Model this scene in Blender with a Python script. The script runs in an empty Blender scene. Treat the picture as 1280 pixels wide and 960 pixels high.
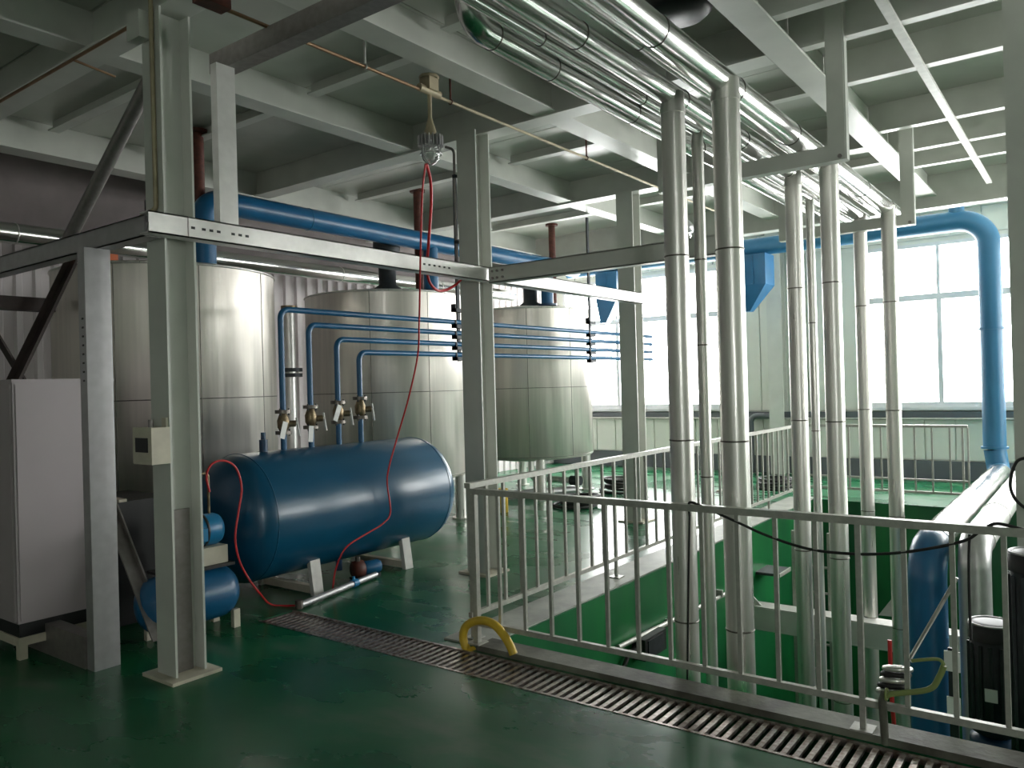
import bpy, math, random
from mathutils import Vector, Matrix
random.seed(7)
SC = bpy.context.scene
COL = SC.collection

# ---------------------------------------------------------------- camera
CAM_H = 1.69
F_PX, YAW, PITCH, ROLL = 985.0, math.radians(36.751), math.radians(0.156), math.radians(-1.561)
_c, _s = math.cos, math.sin
FW = Vector((_c(YAW)*_c(PITCH), _s(YAW)*_c(PITCH), _s(PITCH)))
_R = Vector((_s(YAW), -_c(YAW), 0)); _U = _R.cross(FW)
RT = _c(ROLL)*_R + _s(ROLL)*_U
UP = -_s(ROLL)*_R + _c(ROLL)*_U
cam = bpy.data.objects.new('camera', bpy.data.cameras.new('camera'))
COL.objects.link(cam)
cam.data.sensor_width = 36.0
cam.data.lens = F_PX/1280*36
cam.data.clip_start = .05
cam.matrix_world = Matrix(((RT.x, UP.x, -FW.x, 0), (RT.y, UP.y, -FW.y, 0), (RT.z, UP.z, -FW.z, CAM_H), (0, 0, 0, 1)))
SC.camera = cam

# ---------------------------------------------------------------- world, light, exposure
SKY = 14.0
world = bpy.data.worlds.new('overcast_sky'); SC.world = world
world.use_nodes = True
bg = world.node_tree.nodes['Background']
bg.inputs[0].default_value = (1.0, 0.975, 0.955, 1); bg.inputs[1].default_value = SKY
SC.view_settings.view_transform = 'Standard'
SC.view_settings.look = 'None'
SC.view_settings.gamma = 1
SC.view_settings.use_curve_mapping = False
SC.view_settings.exposure = 0.68

FAR_WINS = [(-0.25, 3.2), (5.35, 9.2), (-4.4, -1.0), (-8.4, -5.2)]     # Y ranges in the far wall
RIGHT_WINS = [(9.8, 13.2)]                      # X ranges in the right wall
BACK_WINS = [(-6.8, -5.2)]         # Y ranges in the back wall
WZ0, WZ1, WTR = 1.17, 3.82, 2.95
WALL_X, WALL_YL, WALL_YR, WALL_XB = 14.3, 9.6, -9.0, -7.0
def portal(name, loc, sx, sy, rot):
    l = bpy.data.lights.new(name, 'AREA'); l.shape = 'RECTANGLE'; l.size = sx; l.size_y = sy
    l.cycles.is_portal = True
    o = bpy.data.objects.new(name, l); o.location = loc; o.rotation_euler = rot; COL.objects.link(o)
for a, b in FAR_WINS:
    portal('window_daylight', (WALL_X+.32, (a+b)/2, (WZ0+WZ1)/2), WZ1-WZ0, b-a, (0, math.radians(90), 0))
for a, b in RIGHT_WINS:
    portal('window_daylight', ((a+b)/2, WALL_YR-.32, (WZ0+WZ1)/2), b-a, WZ1-WZ0, (math.radians(90), 0, 0))

for a, b in BACK_WINS:
    portal('window_daylight', (WALL_XB-.32, (a+b)/2, (WZ0+WZ1)/2), WZ1-WZ0, b-a, (0, math.radians(-90), 0))

# ---------------------------------------------------------------- pixel helper (photo pixel + known plane -> point)
def at(px, py, X=None, Y=None, Z=None):
    d = FW + RT*((px-640)/F_PX) - UP*((py-480)/F_PX)
    if Z is not None: t = (Z-CAM_H)/d.z
    elif X is not None: t = X/d.x
    else: t = Y/d.y
    return Vector((d.x*t, d.y*t, CAM_H+d.z*t))

# ---------------------------------------------------------------- materials
M = {}
def mat(name, col, rough=.5, metal=0.0, var=0.0, vscale=6.0, vstretch=(1, 1, 1), col2=None, bump=0.0, bscale=40.0, rvar=0.0, coat=0.0, spec=.5):
    m = bpy.data.materials.new(name); m.use_nodes = True
    nt = m.node_tree; b = nt.nodes['Principled BSDF']
    b.inputs['Base Color'].default_value = (*col, 1)
    b.inputs['Roughness'].default_value = rough
    b.inputs['Metallic'].default_value = metal
    b.inputs['Specular IOR Level'].default_value = spec
    b.inputs['Coat Weight'].default_value = coat
    b.inputs['Coat Roughness'].default_value = .12
    if var or rvar or bump:
        tc = nt.nodes.new('ShaderNodeTexCoord'); mp = nt.nodes.new('ShaderNodeMapping')
        mp.inputs['Scale'].default_value = vstretch
        nt.links.new(tc.outputs['Object'], mp.inputs[0])
        n = nt.nodes.new('ShaderNodeTexNoise'); n.inputs['Scale'].default_value = vscale; n.inputs['Detail'].default_value = 6
        nt.links.new(mp.outputs[0], n.inputs['Vector'])
        if var:
            r = nt.nodes.new('ShaderNodeValToRGB')
            c2 = col2 or tuple(c*(1-var) for c in col)
            r.color_ramp.elements[0].position = .35; r.color_ramp.elements[1].position = .68
            r.color_ramp.elements[0].color = (*c2, 1); r.color_ramp.elements[1].color = (*col, 1)
            nt.links.new(n.outputs[0], r.inputs[0]); nt.links.new(r.outputs[0], b.inputs['Base Color'])
        if rvar:
            mr = nt.nodes.new('ShaderNodeMapRange')
            mr.inputs[3].default_value = max(.03, rough-rvar); mr.inputs[4].default_value = min(1, rough+rvar)
            mr.inputs[1].default_value = .3; mr.inputs[2].default_value = .7
            nt.links.new(n.outputs[0], mr.inputs[0]); nt.links.new(mr.outputs[0], b.inputs['Roughness'])
        if bump:
            n2 = nt.nodes.new('ShaderNodeTexNoise'); n2.inputs['Scale'].default_value = bscale; n2.inputs['Detail'].default_value = 3
            nt.links.new(mp.outputs[0], n2.inputs['Vector'])
            bp = nt.nodes.new('ShaderNodeBump'); bp.inputs['Strength'].default_value = bump; bp.inputs['Distance'].default_value = .01
            nt.links.new(n2.outputs[0], bp.inputs['Height']); nt.links.new(bp.outputs[0], b.inputs['Normal'])
    M[name] = m
    return m
mat('steel_paint', (.63, .64, .59), .38, 0, .12, 3)
mat('ceiling_paint', (.63, .645, .59), .25, 0, .15, 1.5)
mat('galvanised', (.54, .53, .54), .38, .7, .13, 14)
mat('galv_white', (.78, .76, .74), .33, .35, .12, 12)
mat('stainless', (.80, .78, .74), .34, .78, .14, 4, (8, 8, .35), None, .12, 6, .08)
mat('tank_steel', (.82, .77, .71), .40, .72, .16, 3, (5, 5, .22), None, .25, 2.0, .08)
mat('pipe_clad', (.80, .79, .78), .20, 1.0, .15, 3, (.5, 6, 6), None, .06, 5, .06)
mat('blue_tank', (.004, .080, .165), .30, 0, .08, 3, (1, 1, 1), None, .02, 8, 0, .2)
mat('blue_pipe', (.012, .12, .27), .33, 0, .2, 4)
mat('blue_duct', (.03, .17, .33), .42, 0, .15, 2)
mat('blue_dark', (.006, .04, .10), .35)
mat('blue_bright', (.01, .20, .42), .35)
mat('white_paint', (.72, .70, .66), .5, 0, .15, 14)
mat('rail_paint', (.46, .455, .41), .38, .25, .2, 30)
mat('cabinet_grey', (.42, .37, .385), .45, 0, .05, 2)
mat('black', (.012, .012, .013), .45)
mat('rubber', (.015, .014, .014), .6)
mat('cast_dark', (.03, .035, .04), .5, .3, .3, 20)
mat('rust_red', (.14, .035, .02), .6, 0, .5, 20)
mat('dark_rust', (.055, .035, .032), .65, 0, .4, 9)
mat('girder_dark', (.24, .20, .20), .5, 0, .2, 3)
mat('red_cable', (.55, .02, .025), .4)
mat('yellow_hose', (.72, .48, .04), .42, 0, .2, 9)
mat('brass', (.30, .23, .14), .4, .8, .5, 30)
mat('valve_steel', (.20, .18, .16), .4, .8, .4, 30)
mat('tag_white', (.8, .8, .78), .5)
mat('copper_conduit', (.36, .22, .13), .45, .6, .3, 9)
mat('conduit_tan', (.50, .42, .28), .5, .2, .3, 7)
mat('concrete_glare', (.40, .41, .36), .55, 0, .35, 5, (1, 1, 1), None, .2, 30)
mat('kerb', (.20, .205, .16), .6, 0, .6, 4, (1, 1, 1), (.07, .065, .05), .3, 30)
mat('grate', (.62, .57, .55), .34, .8, .4, 30, (1, 1, 1), (.20, .13, .10))
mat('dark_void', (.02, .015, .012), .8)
mat('pit_green', (.012, .17, .045), .35, 0, .35, 1.2, (2, 2, .5), (.007, .09, .032))
mat('wall_panel', (.66, .68, .61), .45, 0, .06, 2)
mat('wall_white', (.74, .68, .69), .5, 0, .08, 1)
mat('dark_band', (.10, .11, .12), .55)
mat('window_frame', (.62, .63, .64), .4)
mat('plate_grey', (.30, .27, .26), .4, .5, .2, 20)
mat('orange', (.75, .17, .05), .5)
mat('cream', (.62, .57, .46), .5, 0, .15, 10)
mat('green_hose', (.25, .30, .10), .5)

# green epoxy floor with dusty grey traffic marks
m = bpy.data.materials.new('floor_epoxy'); m.use_nodes = True; nt = m.node_tree; b = nt.nodes['Principled BSDF']
tc = nt.nodes.new('ShaderNodeTexCoord'); mp = nt.nodes.new('ShaderNodeMapping'); mp.inputs['Scale'].default_value = (1.6, .8, 1)
mp.inputs['Rotation'].default_value = (0, 0, .5)
nt.links.new(tc.outputs['Object'], mp.inputs[0])
n1 = nt.nodes.new('ShaderNodeTexNoise'); n1.inputs['Scale'].default_value = 1.1; n1.inputs['Detail'].default_value = 6; n1.inputs['Roughness'].default_value = .55; n1.inputs['Distortion'].default_value = .2
nt.links.new(mp.outputs[0], n1.inputs['Vector'])
r1 = nt.nodes.new('ShaderNodeValToRGB')
r1.color_ramp.elements[0].position = .44; r1.color_ramp.elements[0].color = (.005, .10, .037, 1)
r1.color_ramp.elements[1].position = .72; r1.color_ramp.elements[1].color = (.12, .17, .12, 1)
e_ = r1.color_ramp.elements.new(.57); e_.color = (.014, .125, .050, 1)
nt.links.new(n1.outputs[0], r1.inputs[0]); nt.links.new(r1.outputs[0], b.inputs['Base Color'])
mr = nt.nodes.new('ShaderNodeMapRange'); mr.inputs[1].default_value = .35; mr.inputs[2].default_value = .7; mr.inputs[3].default_value = .20; mr.inputs[4].default_value = .40
nt.links.new(n1.outputs[0], mr.inputs[0]); nt.links.new(mr.outputs[0], b.inputs['Roughness'])
n2 = nt.nodes.new('ShaderNodeTexNoise'); n2.inputs['Scale'].default_value = 3; n2.inputs['Detail'].default_value = 4
nt.links.new(tc.outputs['Object'], n2.inputs['Vector'])
bp = nt.nodes.new('ShaderNodeBump'); bp.inputs['Strength'].default_value = .06; bp.inputs['Distance'].default_value = .02
nt.links.new(n2.outputs[0], bp.inputs['Height']); nt.links.new(bp.outputs[0], b.inputs['Normal'])
b.inputs['Specular IOR Level'].default_value = .38
M['floor'] = m
# clear panes: see-through with a faint reflection
def glass(name, tint, refl):
    m = bpy.data.materials.new(name); m.use_nodes = True; nt = m.node_tree
    for n in list(nt.nodes):
        if n.type != 'OUTPUT_MATERIAL': nt.nodes.remove(n)
    out = nt.nodes['Material Output']
    t = nt.nodes.new('ShaderNodeBsdfTransparent'); t.inputs[0].default_value = (*tint, 1)
    g = nt.nodes.new('ShaderNodeBsdfGlossy'); g.inputs['Roughness'].default_value = .05
    mx = nt.nodes.new('ShaderNodeMixShader'); mx.inputs[0].default_value = refl
    nt.links.new(t.outputs[0], mx.inputs[1]); nt.links.new(g.outputs[0], mx.inputs[2]); nt.links.new(mx.outputs[0], out.inputs[0])
    M[name] = m
glass('pane', (.96, .98, .98), .06)
glass('globe', (.82, .84, .82), .25)

# ---------------------------------------------------------------- mesh builder
class MB:
    def __init__(s): s.v = []; s.f = []; s.sm = []
    def add(s, vs, fs, smooth=False):
        o = len(s.v); s.v += [tuple(v) for v in vs]
        for f in fs: s.f.append(tuple(i+o for i in f)); s.sm.append(smooth)
        return s
    def box(s, a, b):
        x0, x1 = sorted((a[0], b[0])); y0, y1 = sorted((a[1], b[1])); z0, z1 = sorted((a[2], b[2]))
        vs = [(x0, y0, z0), (x1, y0, z0), (x1, y1, z0), (x0, y1, z0), (x0, y0, z1), (x1, y0, z1), (x1, y1, z1), (x0, y1, z1)]
        return s.add(vs, [(3, 2, 1, 0), (4, 5, 6, 7), (0, 1, 5, 4), (1, 2, 6, 5), (2, 3, 7, 6), (3, 0, 4, 7)])
    def bar(s, p, q, w, h, up=(0, 0, 1)):
        p, q = Vector(p), Vector(q); d = (q-p).normalized(); u = Vector(up)
        if abs(d.dot(u)) > .98: u = Vector((1, 0, 0))
        a = d.cross(u).normalized()*(w/2); c = a.cross(d).normalized()*(h/2)
        vs = [p-a-c, p+a-c, p+a+c, p-a+c, q-a-c, q+a-c, q+a+c, q-a+c]
        return s.add(vs, [(3, 2, 1, 0), (4, 5, 6, 7), (0, 1, 5, 4), (1, 2, 6, 5), (2, 3, 7, 6), (3, 0, 4, 7)])
    def tube(s, pts, r, seg=16, caps=True, radii=None):
        pts = [Vector(p) for p in pts]; n = len(pts)
        T = []
        for i in range(n):
            a = pts[max(0, i-1)]; c = pts[min(n-1, i+1)]; T.append((c-a).normalized())
        u = Vector((0, 0, 1)) if abs(T[0].z) < .9 else Vector((1, 0, 0))
        N = (u - T[0]*u.dot(T[0])).normalized(); vs = []
        for i in range(n):
            N = (N - T[i]*N.dot(T[i])).normalized(); B = T[i].cross(N)
            rr = radii[i] if radii else r
            for k in range(seg):
                a = 2*math.pi*k/seg; vs.append(pts[i]+N*(rr*math.cos(a))+B*(rr*math.sin(a)))
        fs = [(i*seg+k, i*seg+(k+1) % seg, (i+1)*seg+(k+1) % seg, (i+1)*seg+k) for i in range(n-1) for k in range(seg)]
        s.add(vs, fs, True)
        if caps:
            s.add(vs[:seg], [tuple(reversed(range(seg)))]); s.add(vs[-seg:], [tuple(range(seg))])
        return s
    def cyl(s, p, q, r, seg=20, r2=None): return s.tube([p, q], r, seg, True, None if r2 is None else [r, r2])
    def lathe(s, prof, c, axis=(0, 0, 1), seg=40, smooth=True):
        ax = Vector(axis).normalized(); c = Vector(c)
        u = Vector((1, 0, 0)) if abs(ax.x) < .9 else Vector((0, 1, 0))
        N = (u-ax*u.dot(ax)).normalized(); B = ax.cross(N); vs = []; fs = []
        for (r, h) in prof:
            for k in range(seg):
                a = 2*math.pi*k/seg; vs.append(c+ax*h+N*(r*math.cos(a))+B*(r*math.sin(a)))
        for i in range(len(prof)-1):
            for k in range(seg): fs.append((i*seg+k, i*seg+(k+1) % seg, (i+1)*seg+(k+1) % seg, (i+1)*seg+k))
        return s.add(vs, fs, smooth)
    def ring(s, c, R, r, axis=(0, 0, 1), seg=32, k=8):
        ax = Vector(axis).normalized(); u = Vector((1, 0, 0)) if abs(ax.x) < .9 else Vector((0, 1, 0))
        N = (u-ax*u.dot(ax)).normalized(); B = ax.cross(N); c = Vector(c); vs = []; fs = []
        for i in range(seg):
            a = 2*math.pi*i/seg; d = N*math.cos(a)+B*math.sin(a)
            for j in range(k):
                t = 2*math.pi*j/k; vs.append(c+d*(R+r*math.cos(t))+ax*(r*math.sin(t)))
        for i in range(seg):
            for j in range(k): fs.append((i*k+j, ((i+1) % seg)*k+j, ((i+1) % seg)*k+(j+1) % k, i*k+(j+1) % k))
        return s.add(vs, fs, True)
    def poly(s, pts, thick):                   # extruded outline, thick = vector
        n = len(pts); t = Vector(thick); a = [Vector(p) for p in pts]; b = [p+t for p in a]
        return s.add(a+b, [tuple(reversed(range(n))), tuple(range(n, 2*n))]+[(i, (i+1) % n, (i+1) % n+n, i+n) for i in range(n)])
    def mesh(s, name, off=(0, 0, 0)):
        me = bpy.data.meshes.new(name); o = Vector(off)
        me.from_pydata([tuple(Vector(v)-o) for v in s.v], [], s.f); me.update()
        for p, sm in zip(me.polygons, s.sm): p.use_smooth = sm
        me.validate()
        return me

def fillet(pts, rad, n=7):
    P = [Vector(p) for p in pts]; out = [P[0]]
    for i in range(1, len(P)-1):
        a = (P[i-1]-P[i]); c = (P[i+1]-P[i]); la, lc = a.length, c.length; a.normalize(); c.normalize()
        ang = a.angle(c)
        if ang > 3.1: out.append(P[i]); continue
        d = min(rad/math.tan(ang/2), la*.48, lc*.48); r = d*math.tan(ang/2)
        s0, s1 = P[i]+a*d, P[i]+c*d; ctr = P[i]+(a+c).normalized()*(r/math.sin(ang/2))
        v0, v1 = s0-ctr, s1-ctr; w = v0.angle(v1); ax = v0.cross(v1).normalized()
        for k in range(n+1): out.append(ctr+Matrix.Rotation(w*k/n, 3, ax) @ v0)
    out.append(P[-1]); return out
def spline(pts, n=8):
    P = [Vector(p) for p in pts]; out = []
    for i in range(len(P)-1):
        a = P[max(0, i-1)]; b = P[i]; c = P[i+1]; d = P[min(len(P)-1, i+2)]
        for k in range(n):
            t = k/n; out.append(.5*((2*b)+(c-a)*t+(2*a-5*b+4*c-d)*t*t+(3*b-a-3*c+d)*t**3))
    out.append(P[-1]); return out

OFF = {}
def tag(o, label=None, cat=None, group=None, kind=None):
    if label: o['label'] = label
    if cat: o['category'] = cat
    if group: o['group'] = group
    if kind: o['kind'] = kind
    return o
def thing(name, loc, label, cat, group=None):
    o = bpy.data.objects.new(name, None); o.empty_display_size = .1; o.location = loc; COL.objects.link(o)
    OFF[o] = Vector(loc); return tag(o, label, cat, group)
def part(name, mb, m, parent, label=None):
    off = OFF[parent]; me = mb.mesh(name, off); me.materials.append(M[m])
    o = bpy.data.objects.new(name, me); COL.objects.link(o); o.parent = parent; OFF[o] = off
    if label: o['label'] = label
    return o
def solo(name, mb, m, label, cat, group=None):
    xs = [v[0] for v in mb.v]; ys = [v[1] for v in mb.v]; zs = [v[2] for v in mb.v]
    loc = Vector(((min(xs)+max(xs))/2, (min(ys)+max(ys))/2, min(zs)))
    me = mb.mesh(name, loc); me.materials.append(M[m]); o = bpy.data.objects.new(name, me); o.location = loc; COL.objects.link(o)
    OFF[o] = loc; return tag(o, label, cat, group)
def struct(name, mb, m):
    me = mb.mesh(name); me.materials.append(M[m]); o = bpy.data.objects.new(name, me); COL.objects.link(o)
    OFF[o] = Vector((0, 0, 0)); o['kind'] = 'structure'; return o
def copies(name, mb, m, parent, offsets):      # alike pieces sharing one mesh
    me = mb.mesh(name); me.materials.append(M[m]); out = []
    for d in offsets:
        o = bpy.data.objects.new(name, me); COL.objects.link(o); o.parent = parent
        o.location = Vector(d)-OFF[parent]; out.append(o)
    return out

# ================================================================ STRUCTURE
PIT_X0, PIT_X1, PIT_Y0, PIT_Y1, PIT_Z = 4.05, 11.3, -2.2, 3.25, -3.2
DR0, DR1, DRY0, DRY1 = 3.53, 3.86, -1.0, 5.05
ZC = 4.30
fl = MB()
t = -.25
fl.box((WALL_XB, WALL_YR, t), (DR0, WALL_YL, 0))
fl.box((DR0, DRY1, t), (PIT_X0, WALL_YL, 0)); fl.box((DR0, WALL_YR, t), (PIT_X0, DRY0, 0)); fl.box((DR1, DRY0, t), (PIT_X0, DRY1, 0))
fl.box((DR0, DRY0, t), (DR1, DRY1, -.14))
fl.box((PIT_X0, PIT_Y1, t), (PIT_X1, WALL_YL, 0)); fl.box((PIT_X0, WALL_YR, t), (PIT_X1, PIT_Y0, 0))
fl.box((PIT_X1, WALL_YR, t), (WALL_X, WALL_YL, 0))
floor = struct('floor', fl, 'floor')
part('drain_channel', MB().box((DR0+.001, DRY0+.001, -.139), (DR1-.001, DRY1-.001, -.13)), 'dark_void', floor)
struct('floor_pit', MB().box((PIT_X0-.2, PIT_Y0-.2, PIT_Z-.2), (PIT_X1+.2, PIT_Y1+.2, PIT_Z)), 'pit_green')
for nm, a, b in (('wall_pit_left', (PIT_X0, PIT_Y1-.006, PIT_Z), (PIT_X1, PIT_Y1+.2, -.01)), ('wall_pit_right', (PIT_X0, PIT_Y0-.2, PIT_Z), (PIT_X1, PIT_Y0+.006, -.01)),
                 ('wall_pit_near', (PIT_X0-.2, PIT_Y0-.2, PIT_Z), (PIT_X0+.006, PIT_Y1+.2, -.01)), ('wall_pit_far', (PIT_X1-.006, PIT_Y0-.2, PIT_Z), (PIT_X1+.2, PIT_Y1+.2, -.01))):
    struct(nm, MB().box(a, b), 'pit_green')
struct('trim_1', MB().box((PIT_X0-.16, PIT_Y0, 0), (PIT_X0+.01, PIT_Y1, .035)), 'kerb')               # kerb along the drain
struct('trim_2', MB().box((PIT_X0-.1, PIT_Y1-.01, 0), (PIT_X1, PIT_Y1+.33, .012)), 'concrete_glare')            # kerb under side railing, glare put into its pale colour

# far wall: openings with sandwich panels
wf = MB()
def wall_with_windows(mb, wins, axis, lo, hi, p0, p1):
    def bx(a0, a1, z0, z1):
        if axis == 'Y': mb.box((p0, a0, z0), (p1, a1, z1))
        else: mb.box((a0, p0, z0), (a1, p1, z1))
    bx(lo, hi, -.25, WZ0); bx(lo, hi, WZ1, ZC+.4)
    ws = sorted(wins); e = lo
    for a, b in ws: bx(e, a, WZ0, WZ1); e = b
    bx(e, hi, WZ0, WZ1)
wall_with_windows(wf, FAR_WINS, 'Y', WALL_YR, WALL_YL, WALL_X, WALL_X+.25)
wfar = struct('wall_far', wf, 'wall_panel')
wr = MB(); wall_with_windows(wr, RIGHT_WINS, 'X', WALL_XB, WALL_X, WALL_YR-.25, WALL_YR)
struct('wall_right', wr, 'wall_panel')
wb = MB(); wall_with_windows(wb, BACK_WINS, 'Y', WALL_YR, WALL_YL, WALL_XB-.25, WALL_XB)
struct('wall_back', wb, 'wall_panel')
cg = MB(); prof = []
y = 0; x = WALL_XB
pts = []
while x < WALL_X:
    pts += [(x, WALL_YL), (x+.09, WALL_YL), (x+.11, WALL_YL-.035), (x+.17, WALL_YL-.035), (x+.19, WALL_YL)]; x += .2
for (xa, ya), (xb, yb) in zip(pts, pts[1:]):
    if xb > xa: cg.add([(xa, ya, -.25), (xb, yb, -.25), (xb, yb, ZC+.4), (xa, ya, ZC+.4)], [(0, 1, 2, 3)])
cg.box((WALL_XB, WALL_YL+.01, -.25), (WALL_X, WALL_YL+.2, ZC+.4))
struct('wall_left', cg, 'wall_white')
# sandwich panels of the far wall below and above the windows
pw = .44
pa = MB().box((WALL_X-.03, 0, .32), (WALL_X, pw-.022, 1.0))
ys_ = [(-1.2+i*pw) for i in range(24)]
copies('wall_panel', pa, 'wall_panel', wfar, [(0, y, 0) for y in ys_])
pb = MB().box((WALL_X-.03, 0, WZ1+.08), (WALL_X, pw-.022, ZC+.1))
copies('wall_panel', pb, 'wall_panel', wfar, [(0, y, 0) for y in ys_])
pc = MB().box((WALL_X-.03, 0, 1.12), (WALL_X, .40, WZ1))
copies('wall_panel', pc, 'wall_panel', wfar, [(0, 3.30+.42*i, 0) for i in range(5)])
struct('baseboard_far', MB().box((WALL_X-.06, -3, 0), (WALL_X-.03, WALL_YL-.05, .30)), 'dark_band')
struct('trim_3', MB().box((WALL_X-.10, -3, 1.0), (WALL_X-.03, WALL_YL-.05, 1.10)), 'dark_band')
struct('trim_4', MB().tube([(WALL_X-.14, -3, .98), (WALL_X-.14, WALL_YL-.1, .98)], .018, 8), 'rail_paint')

def window(n, a, b, axis, pos, inward):
    def P(u, z, d): return (pos+d*inward, u, z) if axis == 'Y' else (u, pos+d*inward, z)
    fr = MB(); w = .06
    fr.box(P(a, WZ0, -.02), P(b, WZ0+w+.02, .08)); fr.box(P(a, WZ1-w, -.02), P(b, WZ1, .08))
    fr.box(P(a, WZ0+w+.02, -.02), P(a+w, WZ1-w, .08)); fr.box(P(b-w, WZ0+w+.02, -.02), P(b, WZ1-w, .08))
    o = struct(f'window_{n}', fr, 'window_frame')
    part('transom', MB().box(P(a+w, WTR-.05, -.01), P(b-w, WTR+.05, .07)), 'window_frame', o)
    k = max(2, round((b-a)/1.1)); st = (b-a)/k
    for i in range(1, k):
        part('mullion', MB().box(P(a+i*st-.025, WTR+.05, 0), P(a+i*st+.025, WZ1-w, .06)), 'window_frame', o)
        part('mullion', MB().box(P(a+i*st-.035, WZ0+w+.02, 0), P(a+i*st+.035, WTR-.05, .06)), 'window_frame', o)
    for i in range(k):
        for z0, z1 in ((WZ0+w+.02, WTR-.05), (WTR+.05, WZ1-w)):
            l, r = a+i*st+(w if i == 0 else .035), a+(i+1)*st-(w if i == k-1 else .035)
            part('pane', MB().box(P(l, z0, .02), P(r, z1, .026)), 'pane', o)
    part('sill', MB().box(P(a-.05, WZ0-.05, -.02), P(b+.05, WZ0, .12)), 'window_frame', o)
for i, (a, b) in enumerate(FAR_WINS): window(i+1, a, b, 'Y', WALL_X, -1)
for i, (a, b) in enumerate(RIGHT_WINS): window(i+5, a, b, 'X', WALL_YR, 1)
for i, (a, b) in enumerate(BACK_WINS): window(i+6, a, b, 'Y', WALL_XB, 1)

# ceiling deck: slab with plates laid between the beams
ceil = struct('ceiling', MB().box((WALL_XB, WALL_YR, ZC+.02), (WALL_X, WALL_YL, ZC+.2)), 'ceiling_paint')
gx = [-7, -4, -1.4, .6, 2.6, 4.4, 5.72, 6.69, 8.21, 9.1, 9.86, 11.6, 14.3]
gy = [-9, -6, -3.5, -1, 1.75, 3.72, 5.42, 7.95, 9.6]
for xa, xb in zip(gx, gx[1:]):
    for ya, yb in zip(gy, gy[1:]):
        part('ceiling_plate', MB().box((xa+.006, ya+.006, ZC+.002*random.random()), (xb-.006, yb-.006, ZC+.02)), 'ceiling_paint', ceil)

# ---- ceiling beams
def ibeam(axis, c, lo, hi, zb, h, w, label, mname='steel_paint', group=None, tf=.014, tw=.01):
    def B(u0, u1, v0, v1, z0, z1):
        return MB().box((u0, v0, z0), (u1, v1, z1)) if axis == 'X' else MB().box((v0, u0, z0), (v1, u1, z1))
    loc = ((lo+hi)/2, c, zb) if axis == 'X' else (c, (lo+hi)/2, zb)
    o = thing('ceiling_beam', loc, label, 'beam', group)
    part('bottom_flange', B(lo, hi, c-w/2, c+w/2, zb, zb+tf), mname, o)
    part('web', B(lo, hi, c-tw/2, c+tw/2, zb+tf, zb+h), mname, o)
    return o
G_Q = 'crosswise girders under the ceiling deck'
ibeam('Y', 2.62, 1.86, 9.13, 4.0, ZC-4.0, .20, 'pale green steel girder resting on the column that carries the white box', group=G_Q)
ibeam('Y', 5.72, 1.86, 9.13, 4.0, ZC-4.0, .20, 'pale green steel girder over the column with the bolted channel joint', group=G_Q)
ibeam('Y', 8.62, 1.86, 9.13, 4.0, ZC-4.0, .20, 'pale green steel girder over the column behind the side railing', group=G_Q)
ibeam('Y', 11.6, -3, 9.5, 3.86, ZC-3.86, .20, 'deep grey steel girder beside the big blue duct elbow', group=G_Q)
ibeam('X', 1.75, -3, 11.49, 4.0, ZC-4.0, .215, 'long pale green roof beam running beside the stainless pipe bundle', tf=.02)
ibeam('X', 3.76, -3, 11.49, 4.016, ZC-4.016, .22, 'long grey green ceiling beam between the pendant lamp and the stainless pipes')
ibeam('X', 5.42, -3, 11.49, 4.016, ZC-4.016, .20, 'long grey green ceiling beam above the blue air receiver')
ibeam('X', 7.98, -3, 11.49, 3.98, ZC-3.98, .24, 'long ceiling beam running over the three steel tanks')
ibeam('X', 9.25, -3, 11.49, 3.52, ZC-3.52, .20, 'deep dark rusty girder along the corrugated wall behind the tanks', 'girder_dark')
for x, yy in ((4.38, (3.88, 5.31)), (4.42, (5.53, 7.85)), (7.2, (3.88, 5.31)), (7.2, (5.53, 7.85)), (10.1, (3.88, 5.31)), (10.1, (5.53, 7.85)), (1.1, (3.88, 5.31)), (1.1, (5.53, 7.85)), (4.2, (1.87, 3.64)), (7.2, (1.87, 3.64)), (10.1, (1.87, 3.64)), (3.4, (5.53, 7.85))):
    ibeam('Y', x, yy[0], yy[1], 4.2, ZC-4.2, .10, 'short grey green joist between two long ceiling beams', group='short joists of the ceiling deck')
for x in (2.9, 4.0, 5.15, 5.77, 6.69, 8.21, 9.1, 9.86):
    ibeam('Y', x, -3, 1.74, 4.026, ZC-4.026, .09, 'pale joist on the sunlit bright side of the long roof beam', group='joists on the bright side of the ceiling')
solo('bracing_strip', MB().box((3.0, 1.0, 4.0), (11.2, 1.06, 4.025)), 'white_paint', 'thin pale steel strip crossing under the bright side joists', 'brace')

# ================================================================ COLUMNS
def hcol(c, z0, z1, w, d, label, base=True, tf=.014, tw=.012, stiff=False, name='steel_column'):
    x, y = c
    o = thing(name, (x, y, z0), label, 'column')
    for s in (-1, 1):
        part('flange', MB().box((x+s*d/2, y-w/2, z0), (x+s*(d/2-tf), y+w/2, z1)), 'steel_paint', o)
    part('web', MB().box((x-d/2+tf, y-tw/2, z0), (x+d/2-tf, y+tw/2, z1)), 'steel_paint', o)
    if base:
        part('base_plate', MB().box((x-.16, y-.17, z0), (x+.16, y+.17, z0+.02)), 'cream', o)
    if stiff:
        part('stiffener_plate', MB().box((x-d/2+.02, y-.03, z0+.02), (x+d/2-.045, y-.018, z0+1.0)), 'plate_grey', o, 'brownish grey metal plate fixed against the web')
    return o
hcol((2.615, 4.51), 0, 4.0, .20, .20, 'pale green steel column carrying the small white electrical box', stiff=True)
hcol((5.585, 4.545), 0, 4.0, .22, .20, 'pale green steel column beside the blue air receiver')
hcol((8.60, 4.58), 0, 4.0, .22, .20, 'pale green steel column standing behind the side railing')
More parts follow.
